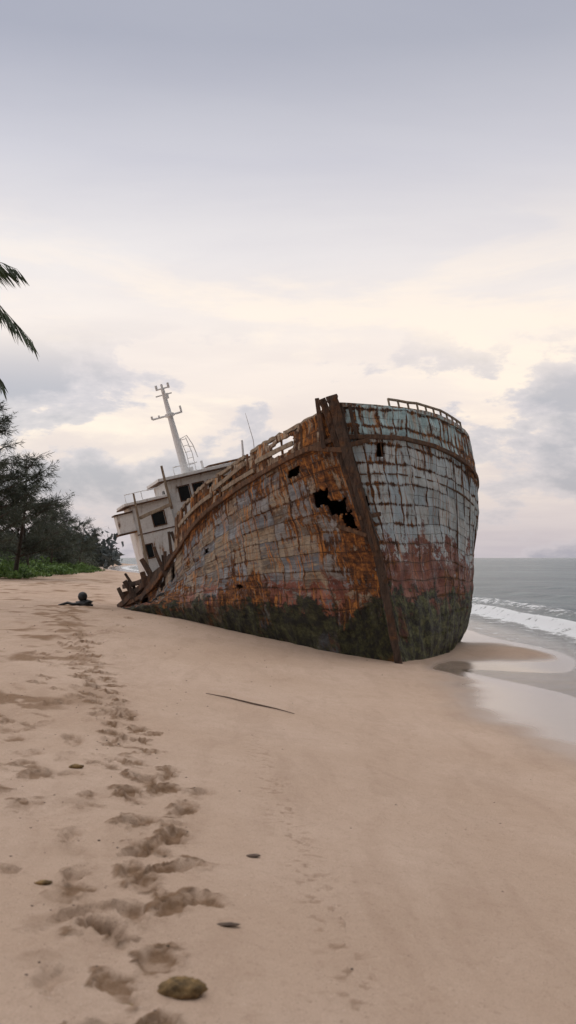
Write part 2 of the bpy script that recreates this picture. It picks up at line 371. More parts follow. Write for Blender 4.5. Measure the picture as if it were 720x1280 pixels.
film=nt.n('MixShader',{0:nt.n('Fresnel',{'IOR':1.33,'Normal':bp.outputs[0]}).outputs[0],1:nt.n('BsdfTransparent',{0:(.86,.84,.8)}).outputs[0],2:nt.n('BsdfGlossy',{'Roughness':.05,'Normal':bp.outputs[0]}).outputs[0]})
mw=nt.n('MixShader',{0:nt.mr(sa,.6,3.0),1:film.outputs[0],2:pw.outputs[0]})
pf=nt.n('BsdfPrincipled',{'Base Color':(.72,.72,.71),'Roughness':.8})
mx=nt.n('MixShader',{0:foam,1:mw.outputs[0],2:pf.outputs[0]});nt.n('OutputMaterial',{0:mx.outputs[0]})
sea=np_mesh('sea_water',np.stack([XX,YY,ZZ],-1).reshape(-1,3),F,[m],smooth=True,attrs={'shore_dist':s})

# ---------------- ship ----------------
ship=empty('shipwreck')
M_st=hull_mat('starboard');M_po=hull_mat('port')
M_wood=wood_mat('weathered_timber',(.022,.014,.011),(.15,.098,.07),.35)
M_rw=wood_mat('rusted_wale',(.04,.022,.014),(.22,.115,.06),.75)
M_tan=wood_mat('bleached_plank',(.18,.13,.09),(.50,.40,.29),.35)
M_white=paint_mat('chalky_white_paint',(.84,.83,.81),.60)
M_mast=paint_mat('mast_white_paint',(.82,.81,.80),.64)
M_blue=paint_mat('faded_blue_rail_paint',(.44,.54,.54),.5)
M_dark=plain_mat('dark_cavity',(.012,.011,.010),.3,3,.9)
M_deck=wood_mat('deck_planks',(.05,.035,.025),(.16,.12,.09),.4)
M_glass=plain_mat('dirty_window_glass',(.015,.018,.02),.3,3,.15,.05)
st=[[(2.55,20.8,-.6),(2.20,20.7,.34),(1.77,20.4,2.41),(1.04,20.0,4.74),(.93,19.9,5.37)],
    [(1.35,21.4,-.6),(1.20,21.3,.21),(.78,20.9,2.42),(.23,20.7,4.48),(.17,20.7,5.05)],
    [(.5,22.0,-.5),(.26,21.9,.35),(-.12,21.7,2.33),(-.45,21.5,4.18),(-.52,21.6,4.80)],
    [(-.4,22.9,-.4),(-.76,22.6,.48),(-1.09,22.5,2.16),(-1.31,22.6,3.74),(-1.37,22.7,4.36)],
    [(-1.3,24,-.3),(-1.74,23.5,.54),(-1.93,23.6,1.92),(-2.10,23.7,3.20),(-2.14,23.8,3.95)],
    [(-2.1,25.2,-.2),(-2.57,24.6,.58),(-2.74,24.7,1.55),(-2.76,24.9,2.44),(-2.81,25,3.35)],
    [(-3.0,26.3,-.1),(-3.54,25.9,.63),(-3.59,26,1.09),(-3.61,26.1,1.44),(-3.58,26.2,2.24)],
    [(-4.0,27.5,0),(-4.43,27.1,.6),(-4.46,27.15,.8),(-4.48,27.2,.97),(-4.57,27.3,1.47)]]
pt=[[(2.55,20.8,-.6),(2.20,20.7,.34),(1.77,20.4,2.41),(1.04,20.0,4.74),(.93,19.9,5.37)],
    [(2.8,21.3,-.6),(2.59,21.2,.17),(2.17,20.9,2.42),(1.74,20.4,4.79),(1.67,20.4,5.40)],
    [(3.1,22.2,-.6),(3.09,22,.13),(2.82,21.9,2.42),(2.45,21.2,4.84),(2.39,21.2,5.47)],
    [(3.5,23.4,-.6),(3.67,23.2,.16),(3.61,23,2.43),(3.30,22.2,4.76),(3.21,22.2,5.49)],
    [(3.9,25,-.6),(4.21,24.8,.21),(4.37,24.5,2.24),(4.14,23.5,4.55),(4.0,23.5,5.40)],
    [(4.3,27,-.6),(4.68,26.8,.17),(4.84,26.2,2.2),(4.70,25,4.21),(4.54,25,5.25)],
    [(4.1,28.5,-.6),(4.5,28.5,.2),(4.8,28,1.9),(4.7,27.3,3.5),(4.5,27.2,4.6)],
    [(3.4,30.2,-.6),(3.7,30.2,.2),(4.1,30,1.6),(4.1,29.5,2.8),(3.9,29.4,3.7)]]
RV=np.array([-.6,0,2.1,4.35,5.0])
def side_fn(cp):
    cp=np.array(cp,float);W=cp[:,3];us=np.concatenate([[0],np.cumsum(np.linalg.norm(np.diff(W,axis=0),axis=1))])
    def f(u,v):
        u=np.atleast_1d(np.asarray(u,float));v=np.atleast_1d(np.asarray(v,float))
        g=herm(us,cp,u);g=np.moveaxis(g,1,0)
        return np.moveaxis(herm(RV,g,v),0,1)
    return f,us
def build_side(name,cp,material,outsign,holes,rects,vtop,cw,ch):
    f,us=side_fn(cp);L=us[-1];nu=int(L/.028);nv=int(5.6/.028)
    u=np.linspace(0,L,nu);v=np.linspace(-.6,5.0,nv)
    P=f(u,v);U,V=np.meshgrid(u,v,indexing='ij')
    N=np.cross(np.gradient(P,axis=0),np.gradient(P,axis=1));N/=np.linalg.norm(N,axis=-1,keepdims=True)+1e-9
    c=N[nu//2,nv//2]; 
    flip=(c[0]*outsign)<0
    if flip: N=-N
    fade=sst(0,.35,U)
    cell=hsh(np.floor(U/cw),np.floor(V/ch),3)
    d=fade*(.13*(fbm(U*1.0,V*1.1,3,7)-.5)+.014*(cell-.5)+.018*np.cos(2*np.pi*U/cw)+.06*(fbm(U*4,V*4,3,17)-.5))
    P=P+N*d[...,None]
    keep=V[:-1,:-1]<vtop(U[:-1,:-1],V[:-1,:-1])
    xc=P[:-1,:-1,0];zc=P[:-1,:-1,2];uc=U[:-1,:-1];vc=V[:-1,:-1];nz=fbm(uc*6,vc*6,3,41)-.5;nz2=fbm(uc*13,vc*13,3,43)-.5
    for (hx,hz,hw,hh,shear,nn,pw) in holes:
        dx=xc-hx;dz=zc-hz-shear*dx
        r=(np.abs(dx/hw)**pw+np.abs(dz/hh)**pw)**(1/pw)+nn*nz
        keep&=~(r<1)
    for (u0,u1,v0,v1,nn) in rects:
        r=np.maximum(np.abs(uc-(u0+u1)/2)-(u1-u0)/2,np.abs(vc-(v0+v1)/2)-(v1-v0)/2)+nn*nz2
        keep&=~(r<0)
    idx=np.arange(nu*nv).reshape(nu,nv)
    F=np.stack([idx[:-1,:-1],idx[1:,:-1],idx[1:,1:],idx[:-1,1:]],-1)
    if flip: F=F[...,::-1]
    F=F[keep]
    used=np.unique(F);mp=-np.ones(nu*nv,int);mp[used]=np.arange(len(used))
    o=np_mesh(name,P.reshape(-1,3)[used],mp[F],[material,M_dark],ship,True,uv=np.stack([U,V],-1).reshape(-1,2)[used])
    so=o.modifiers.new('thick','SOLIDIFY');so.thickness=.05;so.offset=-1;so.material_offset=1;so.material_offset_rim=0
    return f,us
def vt_st(U,V):
    k=hsh(np.floor(U/.34),U*0,5);n=fbm(U*9,V*3,3,9)-.5
    k2=hsh(np.floor(U/.56),U*0,15)
    t=5.0-.12*(k>.6)*k-.05-.25*(k2>.82)*(U>2)
    t=t-sst(6.7,7.0,U)*(.35+.9*k)
    return t+n*.06-sst(6.5,7,U)*n*.5
def vt_po(U,V): return 5.01-sst(6.2,8,U)*(.4+.9*hsh(np.floor(U/.4),U*0,6))
H_st=[(-.12,4.62,.25,.15,.42,.25,5),(.13,4.08,.12,.09,.38,.3,5),(-1.50,3.86,.17,.05,.5,.7,3)]
R_st=[(.58,1.00,3.06,3.40,.16),(.30,.72,2.84,3.14,.16),(.24,.46,2.56,2.90,.16),
      (3.62,3.80,1.22,1.36,.14),(4.88,5.06,3.02,3.20,.16)]
H_po=[(1.90,4.50,.10,.14,.0,.3,5)]
R_po=[(.10,.22,3.30,3.72,.10),(.12,.30,2.95,3.32,.12)]
fst,us=build_side('starboard_hull',st,M_st,-1,H_st,R_st,vt_st,.56,.42)
fpo,up=build_side('port_hull',pt,M_po,1,H_po,R_po,vt_po,.50,.38)
def outn(f,u,v,sgn):
    a=f([u-.05 if u>.1 else u,u+.1],[v])[:,0];b=f([u],[v,v-.1])[0]
    n=np.cross(a[1]-a[0],b[1]-b[0]);n/=np.linalg.norm(n)
    if n[0]*sgn<0:n=-n
    return Vector(n)
def offline(f,v,u0,u1,n,sgn,off,dv=0):
    return [Vector(f([u],[v+random.uniform(-dv,dv)])[0,0])+outn(f,u,v,sgn)*off for u in np.linspace(u0,u1,n)]
b=MB();b.tube(offline(fst,4.33,.05,us[-1],60,-1,.045,.008),.055,4,jit=.14);b.tube(offline(fpo,4.33,.05,up[-1],50,1,.05,.006),.05,4,jit=.12)
b.make('wale',M_rw,ship,bevel=.012)
b=MB()
for (q0,q1) in ((.05,1.5),(1.62,2.7),(2.95,4.2),(4.35,5.5),(5.7,6.6)):
    b.tube(offline(fst,4.97,q0,q1,14,-1,-.02,.012),.04,4,jit=.22)
b.make('starboard_rail_cap',M_tan,ship)
b=MB();b.tube(offline(fpo,5.0,.05,up[-1]-2,50,1,-.02,.004),.045,4,jit=.08);b.make('port_rail_cap',M_blue,ship)
b=MB()
b.tube(offline(fpo,3.60,.1,up[-1],40,1,.012,.01),.016,4,jit=.2)
b.make('rubbing_strake',M_rw,ship)
b=MB()
for u in np.arange(.50,8.5,.50):
    v0=random.uniform(.9,3.0)
    b.tube([Vector(fpo([u],[v])[0,0])+outn(fpo,u,v,1)*.014 for v in np.linspace(v0,4.25,12)],.010,4,jit=.45)
for u in np.arange(.35,6.6,.62):
    b.tube([Vector(fst([u],[v])[0,0])+outn(fst,u,v,-1)*.015 for v in np.linspace(4.4,4.97,5)],.026,4,jit=.3)
b.make('hull_ribs',M_rw,ship)
b=MB()
for (q0,q1,v0,v1) in ((1.2,2.5,4.62,4.66),(2.9,4.3,4.78,4.70),(4.4,6.4,4.62,4.72),(2.6,3.9,4.5,4.55)):
    pts=[]
    for i in range(9):
        t=i/8;u=q0+(q1-q0)*t;v=v0+(v1-v0)*t;pts.append(Vector(fst([u],[v])[0,0])+outn(fst,u,v,-1)*.05)
    b.tube(pts,.05,4,sq=.45,jit=.1)
b.make('bulwark_planks',M_tan,ship)
stem=[(.86,19.74,5.52),(.94,19.78,5.25),(1.08,19.86,4.74),(1.45,20.06,3.55),(1.80,20.24,2.41),(2.05,20.44,1.3),(2.24,20.56,.34),(2.42,20.65,-.5)]
sp=herm(np.linspace(0,1,8),np.array(stem),np.linspace(0,1,36))
b=MB();b.tube(sp,np.linspace(.12,.075,36),4,sq=.9,jit=.15);
b.tube([Vector(p)+Vector((-.19+.005*i,.12,-.05)) for i,p in enumerate(sp[:20])],np.linspace(.08,.05,20),4,jit=.22)
b.tube([Vector(p)+Vector((.15-.003*i,.10,-.14)) for i,p in enumerate(sp[:26])],np.linspace(.07,.04,26),4,jit=.22)
b.beam((.58,19.98,5.50),(.72,20.05,4.5),.10,.08)
b.beam((1.22,19.86,5.35),(1.38,20.0,4.7),.07,.06)
b.make('stem_post',M_wood,ship,bevel=.012)
b=MB()
b.beam((.42,20.25,4.52),(1.10,19.88,4.45),.10,.07);b.beam((1.2,19.97,4.55),(1.65,20.25,4.7),.10,.07)
b.beam((1.45,20.04,3.1),(1.90,20.52,3.2),.09,.05);b.beam((1.0,20.43,2.95),(1.60,20.14,2.75),.08,.05)
b.beam((1.42,19.97,3.7),(1.80,20.1,2.45),.07,.05)
b.make('stem_braces',M_rw,ship,bevel=.008)
ds=fst(np.linspace(0.02,us[-1],40),[4.28])[:,0];dp=fpo(np.linspace(0.02,up[-1],40),[4.28])[:,0]
T=np.linspace(.01,.99,14)[None,:,None];D=ds[:,None]*(1-T)+dp[:,None]*T
idx=np.arange(40*14).reshape(40,14);F=np.stack([idx[:-1,:-1],idx[:-1,1:],idx[1:,1:],idx[1:,:-1]],-1).reshape(-1,4)
o=np_mesh('deck',D.reshape(-1,3),F,[M_deck],ship)
T=np.linspace(0,1,60);vv=np.linspace(-.6,5,40)
a=fst([us[-1]],vv)[0];c=fpo([up[-1]],vv)[0]
G=a[None]*(1-T)[:,None,None]+c[None]*T[:,None,None]
G[...,1]+=.5*np.sin(np.pi*T)[:,None]
idx=np.arange(60*40).reshape(60,40);F=np.stack([idx[:-1,:-1],idx[:-1,1:],idx[1:,1:],idx[1:,:-1]],-1)
kt=vv[None,:-1]<(4.3+.6*hsh(np.floor(T[:-1]*14),T[:-1]*0,8))[:,None]
np_mesh('transom',G.reshape(-1,3),F[kt],[M_rw],ship,True)
b=MB()
UP=Vector((-.235,-.058,.970))
for (x,y,z,h,w,l) in [(-3.1,25.7,1.5,.9,.15,.1),(-3.35,26.1,1.3,1.0,.18,-.25),(-3.65,26.35,1.1,.9,.15,.2),(-3.9,26.6,1.0,.7,.17,-.3),(-4.15,26.8,.95,.75,.12,.0),(-4.35,27.1,.8,.7,.14,-.1),(-3.0,25.4,1.7,.9,.12,-.2),(-4.4,27.4,.8,.62,.18,.3),(-3.8,27,1.0,.9,.1,-.4),(-3.45,25.95,1.5,.6,.22,.35),
                      (-3.2,26.0,1.4,1.1,.12,.25),(-3.55,26.2,1.2,.75,.2,-.1),(-4.0,26.9,.9,.9,.14,.3),(-2.95,25.6,1.9,1.1,.1,.15)]:
    b.beam((x,y,z),Vector((x,y,z))+UP*h+Vector((l,0,0)),w,w*.7,w*.7,bend=.05)
b.beam((-4.62,27.15,.95),(-3.3,25.9,2.0),.16,.1);b.beam((-4.5,27.2,1.5),(-3.6,26.2,1.75),.12,.08);b.beam((-4.45,27.3,1.6),(-3.9,26.5,1.15),.10,.07)
b.beam((-3.9,26.3,1.2),(-3.0,25.5,2.35),.14,.08);b.beam((-3.75,26.2,1.75),(-3.15,25.9,1.45),.18,.1)
b.make('broken_frames',M_wood,ship,bevel=.01)
b=MB()
b.beam((-3.72,26.5,2.0),(-4.10,26.4,4.0),.08,.06,.05);b.beam((-3.10,26.6,3.6),(-3.38,26.55,4.75),.08,.06,.06);b.beam((-3.95,26.5,3.35),(-3.1,26.4,3.72),.09,.06)
b.make('standing_posts',M_tan,ship,bevel=.008)
b=MB()
uu=np.linspace(1.5,5.2,11);tops=[]
for i,u in enumerate(uu):
    p=Vector(fpo([u],[5.0])[0,0]);h=.17
    q=p+Vector((-.05,0,h+random.uniform(-.012,.012)));tops.append(q)
    b.tube([p-Vector((0,0,.05)),q],.022,6)
b.tube(tops,.030,6,jit=.08)
b.make('guard_rail',M_tan,ship,smooth=False)
# ---- wheelhouse
A=Vector((.941,.233,.242));U_=UP.normalized();Bk=A.cross(U_).normalized()
if Bk.y<0:Bk=-Bk
U_=Bk.cross(A)*-1
if U_.z<0:U_=-U_
O=Vector((-2.3,27.5,1.7));AX=(A,Bk,U_)
def wall(mb,O,e1,e2,en,L,H,wins,t=.06):
    xs=sorted({0,L,*[w[0] for w in wins],*[w[1] for w in wins]});zs=sorted({0,H,*[w[2] for w in wins],*[w[3] for w in wins]})
    for i in range(len(xs)-1):
        for j in range(len(zs)-1):
            cx=(xs[i]+xs[i+1])/2;cz=(zs[j]+zs[j+1])/2
            if any(w[0]<cx<w[1] and w[2]<cz<w[3] for w in wins): continue
            mb.box(O,(e1,en,e2),xs[i],xs[i+1],0,t,zs[j],zs[j+1])
w=MB();tr=MB();gl=MB()
def room(a0,a1,b0,b1,c0,c1,wf,ws):
    wall(w,O+A*a0+Bk*b0+U_*c0,A,U_,Bk,a1-a0,c1-c0,wf)
    wall(w,O+A*a0+Bk*(b1-.06)+U_*c0,A,U_,Bk,a1-a0,c1-c0,[])
    wall(w,O+A*a0+Bk*(b0+.06)+U_*c0,Bk,U_,A,b1-b0-.12,c1-c0,ws)
    wall(w,O+A*(a1-.06)+Bk*(b0+.06)+U_*c0,Bk,U_,A,b1-b0-.12,c1-c0,ws)
    for (x0,x1,z0,z1) in wf:
        gl.box(O+A*a0+Bk*b0+U_*c0,AX,x0,x1,.045,.052,z0,z1)
        for (p0,p1,q0,q1) in ((x0-.03,x1+.03,z1,z1+.03),(x0-.03,x1+.03,z0-.03,z0),(x0-.03,x0,z0,z1),(x1,x1+.03,z0,z1)):
            tr.box(O+A*a0+Bk*b0+U_*c0,AX,p0,p1,-.02,.0,q0,q1)
room(-.45,2.3,0,2.6,-.3,2.86,[(.35,.63,2.55,2.93),(.76,1.05,2.55,2.93),(1.2,1.5,2.55,2.93),(1.66,1.96,2.55,2.93)],[(.3,.9,2.5,2.95)])
room(-1.5,-.453,-.15,2.2,-.4,2.42,[(.50,.82,2.15,2.5),(.14,.30,1.35,1.7)],[(.3,.8,2.1,2.5)])
w.box(O,AX,-.62,2.5,-.2,2.8,2.885,2.97)
w.box(O,AX,-1.68,-.46,-.3,2.4,2.445,2.52)
w.box(O,AX,-1.95,-1.503,-.2,.7,1.75,2.25)
o=w.make('wheelhouse_walls',M_white,ship,bevel=.008)
tr.box(O,AX,-.64,2.52,-.22,2.82,2.85,2.883);tr.box(O,AX,-1.70,-.463,-.32,2.42,2.41,2.443)
tr.box(O,AX,-2.0,-1.5,-.25,.75,1.70,1.748);tr.box(O,AX,-2.0,-1.5,-.25,.75,2.252,2.29)
tr.box(O,AX,.9,2.2,.2,1.4,2.973,3.05)
tr.box(O,AX,-1.5,-.46,-.165,-.152,1.60,1.63)
tr.make('wheelhouse_trim',M_rw,ship,bevel=.006);gl.make('window_panes',M_glass,ship)
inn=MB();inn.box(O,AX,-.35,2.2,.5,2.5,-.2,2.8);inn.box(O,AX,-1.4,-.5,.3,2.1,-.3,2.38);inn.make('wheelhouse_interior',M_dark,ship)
b=MB();b.beam(O+A*-1.6+Bk*-.5+U_*.2,O+A*-.2+Bk*-.5+U_*.9,.12,.08);b.beam(O+A*-.5+Bk*-.3+U_*.2,O+A*-.62+Bk*-.35+U_*1.5,.08,.06)
b.make('cabin_posts',M_wood,ship)
mb=Vector((-2.82,27.8,4.55));mt=Vector((-3.51,27.8,7.02));md=(mt-mb).normalized()
b=MB();b.tube([mb-md*.3,mb.lerp(mt,.35),mb.lerp(mt,.72),mt],[.115,.10,.075,.05],12)
side=Vector((.95,.0,.26)).normalized()
c1=mb.lerp(mt,.70);b.tube([c1-side*.50,c1+side*.36],.028,6);b.tube([c1-side*.5,c1-side*.5+md*.09],.03,6);b.tube([c1-side*.3,c1-side*.3+md*.07],.025,6);b.tube([c1+side*.34,c1+side*.34+md*.18],.028,6)
c2=mb.lerp(mt,.93);b.tube([c2-side*.24,c2+side*.22],.02,6)
b.tube([mt-side*.16,mt+side*.2],.022,6)
for q in (-.16,0.0,.18): b.tube([mt+side*q-md*.02,mt+side*q+md*.12],.035,8)
b.tube([c1+side*.0-md*.04,c1-md*.0+md*.04],[.13,.13],10)
b.tube([c2-md*.12+side*.05,c2+side*.05+md*.02],.07,8)
b.make('mast',M_mast,ship,smooth=False)
b=MB()
l0=mb.lerp(mt,.05)+side*.16;l1=mb.lerp(mt,.42)+side*.10
for q in (0,.16):
    b.tube([l0+side*q-Vector((0,0,.1)),l0.lerp(l1,.5)+side*(q+.03),l1+side*q],.012,5)
for i in range(6):
    p=l0.lerp(l1,i/5.2);b.tube([p,p+side*.17],.010,5)
b.tube([l1,l1+side*.2+md*.05,l1+side*.30-md*.25,l1+side*.34-md*.62],.014,5)
b.tube([l1-md*.25+side*.15,l1+side*.31-md*.3],.010,5)
b.make('mast_ladder',M_mast,ship)
b=MB();b.tube([Vector((-.72,22.9,4.3)),Vector((-.80,22.9,5.0)),Vector((-.98,22.9,5.62))],[.012,.010,.006],5)
b.tube([Vector((-1.02,22.9,4.5)),Vector((-1.06,22.9,5.0))],[.03,.022],6)
b.make('radio_antenna',M_mast,ship)
b=MB();b.box(O,AX,.2,.5,.4,.8,2.97,3.12);b.tube([O+A*.75+Bk*.3+U_*2.97,O+A*.75+Bk*.3+U_*3.22],.035,8);b.tube([O+A*-.1+Bk*.1+U_*2.97,O+A*-.1+Bk*.1+U_*3.2,O+A*.6+Bk*.1+U_*3.2],.015,6)
b.tube([O+A*-1.6+Bk*-.2+U_*2.52,O+A*-1.6+Bk*-.2+U_*2.75,O+A*-.7+Bk*-.2+U_*2.75,O+A*-.7+Bk*-.2+U_*2.52],.012,6)
b.tube([O+A*-1.15+Bk*-.2+U_*2.52,O+A*-1.15+Bk*-.2+U_*2.75],.011,6)
b.make('roof_fittings',M_mast,ship)

# ---------------- debris on the sand ----------------
M_husk=plain_mat('brown_husk',(.20,.125,.05),.6,22,.9,1.0)
M_stick=plain_mat('driftwood',(.10,.065,.045),.4,10,.85,.7)
M_black=plain_mat('black_rubber',(.012,.012,.013),.3,8,.5,.3)
hx,hy=-.41,3.86
b=MB();z=gz(hx,hy);b.blob((hx,hy,z+.020),.085,3,22,14,.11,(1.1,.75,.45));b.make('coconut_husk',M_husk,smooth=True)
def pebble(x,y,r,sd,name='pebble',mt_=None,sc=(1,.8,.5)):
    b=MB();b.blob((x,y,gz(x,y)+r*.22),r,sd,10,6,.18,sc);return b.make(name,mt_ or M_husk,smooth=True)
pebble(-.60,3.72,.028,4);pebble(-.28,4.62,.04,5,'fallen_leaf',M_stick,(1.3,.5,.18));pebble(-.2,5.75,.04,6,'fallen_leaf',M_stick,(1,.6,.2));pebble(-1.62,7.6,.05,7,'driftwood_chunk',M_husk,(1.2,.6,.4));pebble(-1.2,4.9,.035,9,'driftwood_chunk',M_husk,(1.3,.6,.35))
b=MB();pts=[(-1.08,13.1),(-.8,12.98),(-.45,12.8),(-.15,12.65),(.08,12.5)]
b.tube([(x,y,gz(x,y)+.014+.006*(i%2)) for i,(x,y) in enumerate(pts)],[.005,.009,.011,.008,.004],6,jit=.2);b.make('driftwood_stick',M_stick)
bd=empty('stranded_buoy')
z=tz(-5.6,27);b=MB();b.blob((-5.55,26.9,z+.26),.13,8,14,10,.03);b.blob((-5.5,26.9,z+.08),.2,9,12,8,.25,(1.1,.8,.5));b.make('float',M_black,bd,smooth=True)
b=MB();b.tube([(-6.2,26.9,z+.02),(-5.95,26.9,z+.09),(-5.8,26.85,z+.05),(-5.6,26.8,z+.08),(-5.25,26.8,z+.03)],.035,6,jit=.3);b.make('rope',M_black,bd)
b=MB()
for i in range(420):
    y=3+random.random()**1.6*24;x=random.uniform(-.36,.30)*y*.9
    if random.random()<.6: x=-.1*y-random.random()*y*.2
    zz=gz(x,y)
    if zz<.12: continue
    r=random.uniform(.001,.0045)*(1+y*.10)*(1.6 if random.random()<.04 else 1);b.blob((x,y,zz+r*.2),r,i,6,4,.3,(1.3,.9,.5))
b.make('beach_debris',M_stick,smooth=True)

# ---------------- vegetation ----------------
def quads(name,P,Dv,L,Wd,matl,parent=None):
    n=len(P);P=np.asarray(P);Dv=np.asarray(Dv);Dv=Dv/np.linalg.norm(Dv,axis=1,keepdims=True)
    sd=np.cross(Dv,rng.normal(size=(n,3)));sd/=np.linalg.norm(sd,axis=1,keepdims=True)
    L=np.asarray(L).reshape(-1,1);Wd=np.asarray(Wd).reshape(-1,1)
    V=np.stack([P-sd*Wd*.3,P+Dv*L*.45-sd*Wd*.5,P+Dv*L,P+Dv*L*.55+sd*Wd*.5],1).reshape(-1,3)
    return np_mesh(name,V,np.arange(4*n).reshape(n,4),[matl],parent)
M_bark=plain_mat('tree_bark',(.07,.055,.045),.4,6,.9,.8)
M_cas=leaf_mat('casuarina_needles',(.030,.040,.030),(.10,.12,.08),.7)
M_bush=leaf_mat('shrub_leaves',(.03,.07,.015),(.18,.29,.07),.6)
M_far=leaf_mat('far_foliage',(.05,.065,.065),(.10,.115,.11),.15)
M_palm=leaf_mat('palm_leaves',(.02,.035,.015),(.07,.10,.04),1.2)
def casuarina(x,y,h,spread,seed,nl=34,dens=1.0):
    r=random.Random(seed);e=empty('casuarina_tree');z0=tz(x,y)-.1;b=MB()
    lean=Vector((r.uniform(-.05,.18),0,1))
    tr=[Vector((x,y,z0))+lean*h*t+Vector((math.sin(t*5+seed)*.12,math.cos(t*4)*.1,0)) for t in np.linspace(0,.95,9)]
    b.tube(tr,[h*.02*(1-t*.88) for t in np.linspace(0,1,9)],8)
    P=[];D=[]
    for i in range(nl):
        t=.16+.82*(i+r.random())/nl;base=tr[0].lerp(tr[-1],t)
        L=spread*(1-t)**.55*r.uniform(.55,1.15)+.35;a=r.uniform(0,6.283);el=r.uniform(.1,.75)
        dr=Vector((math.cos(a)*math.cos(el),math.sin(a)*math.cos(el),math.sin(el)))
        pts=[base+dr*L*q+Vector((0,0,-.10*L*q*q+ (0.05*r.uniform(-1,1)))) for q in np.linspace(0,1,6)]
        b.tube(pts,[h*.006*(1-q*.8) for q in np.linspace(0,1,6)],5)
        for j in range(int(L*9*dens)):
            q=r.uniform(.2,1.02);p=base+dr*L*q+Vector((0,0,-.1*L*q*q));wa=r.uniform(0,6.28);wl=r.uniform(.2,.75)
            tw=Vector((math.cos(wa),math.sin(wa),r.uniform(-.3,.7)))*wl*.6+dr*wl*.4
            b.tube([p,p+tw],[.012,.005],3)
            for kx in range(15):
                pp=p+tw*r.uniform(.1,1);P.append(pp+Vector((r.gauss(0,.05),r.gauss(0,.05),r.gauss(0,.05))))
                D.append(tw.normalized()*.6+Vector((r.gauss(0,.4),r.gauss(0,.4),r.uniform(-.9,.35))))
    b.make('trunk',M_bark,e,smooth=True)
    n=len(P);quads('foliage',[tuple(p) for p in P],[tuple(d) for d in D],rng.uniform(.16,.42,n),rng.uniform(.02,.04,n),M_cas,e)
casuarina(-14.9,49,9.4,3.3,3,60,1.15)
casuarina(-14.2,52,6.8,2.9,5,44,1.1)
casuarina(-15.8,60,5.9,2.6,8,38,1)
casuarina(-18.2,76,5.0,2.4,12,34,1)
casuarina(-19.0,82,5.6,2.6,13,34,1)
casuarina(-22.0,90,6.4,3.0,15,30,.9)
casuarina(-20.9,100,5.2,2.8,17,30,.9)
casuarina(-26.0,72,7.0,3.2,18,26,.9)
P=[];D=[];r=random.Random(4)
for i in range(420):
    y=r.uniform(50,92);xe=-13.4-(y-50)*.09;x=xe-r.random()**1.5*9;z=tz(x,y);h=(.25+min(1.3,(xe-x)*.28))*r.uniform(.6,1.2);w=r.uniform(.3,.7)
    for k_ in range(60):
        a=r.uniform(0,6.28);q=r.random()**.5;hh=h*(1-q*q*.7)*r.uniform(.3,1.05)
        P.append((x+math.cos(a)*q*w,y+math.sin(a)*q*w,z+hh));D.append((r.gauss(0,.6),r.gauss(0,.6),r.uniform(-.1,1)))
n=len(P);quads('beach_shrubs',P,D,rng.uniform(.12,.26,n),rng.uniform(.08,.16,n),M_bush)
P=[];D=[]
for i in range(520):
    y=r.uniform(56,125);x=-17.6-(y-56)*.085-r.random()*10;z=tz(x,y);h=r.uniform(1.2,3.2)*(1.15 if x<-20 else .7);w=r.uniform(.6,1.4)
    for k_ in range(80):
        a=r.uniform(0,6.28);q=r.random()**.5;P.append((x+math.cos(a)*q*w,y+math.sin(a)*q*w,z+h*(1-q*q*.5)*r.uniform(.1,1.05)));D.append((r.gauss(0,.6),r.gauss(0,.6),r.uniform(-.3,1)))
n=len(P);quads('undergrowth',P,D,rng.uniform(.2,.5,n),rng.uniform(.06,.14,n),M_cas)
P=[];D=[]
for i in range(1100):
    y=r.uniform(120,420);
    xs_=float(shore(np.array([y]))[0]);x=xs_-9-r.random()**1.5*45;z=tz(x,y);h=r.uniform(2.5,6.0);w=r.uniform(1.5,3.5)
    for k_ in range(45):
        a=r.uniform(0,6.28);q=r.random()**.5;P.append((x+math.cos(a)*q*w,y+math.sin(a)*q*w,z+h*(1-q*q*.55)*r.uniform(.05,1.05)));D.append((r.gauss(0,.6),r.gauss(0,.6),r.uniform(-.3,1)))
n=len(P);quads('distant_trees',P,D,rng.uniform(.6,1.3,n),rng.uniform(.4,.8,n),M_far)
# palm
pe=empty('palm_tree');b=MB();c=Vector((-9.6,24,8.9))
zb=tz(-10.8,24);b.tube([Vector((-10.9,24.2,zb-.1)),Vector((-10.7,24.2,zb+1.5)),Vector((-10.3,24.1,5)),Vector((-9.9,24,7.2)),c],[.24,.17,.14,.125,.12],12,jit=.03)
b.make('trunk',M_bark,pe,smooth=True)
fr=[((-6.5,23.9,9.22),.75),((-6.1,23.8,7.45),1.15),((-6.95,24.3,6.5),1.2)]
for i in range(15):
    a=math.pi*.5+ (i+.5)/15*math.pi*1.15-.1; 
    fr.append((tuple(c+Vector((math.cos(a)*2.6,math.sin(a)*3.0,random.uniform(-2.4,1.1)))),random.uniform(.7,1.1)))
P=[];D=[];Ls=[];b=MB()
for tip,arch in fr:
    tip=Vector(tip);pts=[]
    for q in np.linspace(0,1,26):
        p=c.lerp(tip,q);p.z+=arch*math.sin(math.pi*min(1,q**.75))*.9;pts.append(p)
    b.tube(pts,[.03*(1-q*.85) for q in np.linspace(0,1,26)],5)
    for j in range(2,26):
        d=(pts[j]-pts[j-1]).normalized();sd=d.cross(Vector((0,0,1))).normalized()
        for s_ in (-1,1):
            for e_ in range(4):
                p=pts[j-1].lerp(pts[j],e_/4);P.append(tuple(p));ln=.95*math.sin(math.pi*(.12+.78*j/26))+.15
                D.append(tuple(sd*s_*.75+d*.7+Vector((random.gauss(0,.1),random.gauss(0,.1),-.6+random.gauss(0,.2)))));Ls.append(ln)
b.make('frond_stems',M_palm,pe);quads('fronds',P,D,Ls,[.05]*len(P),M_palm,pe)

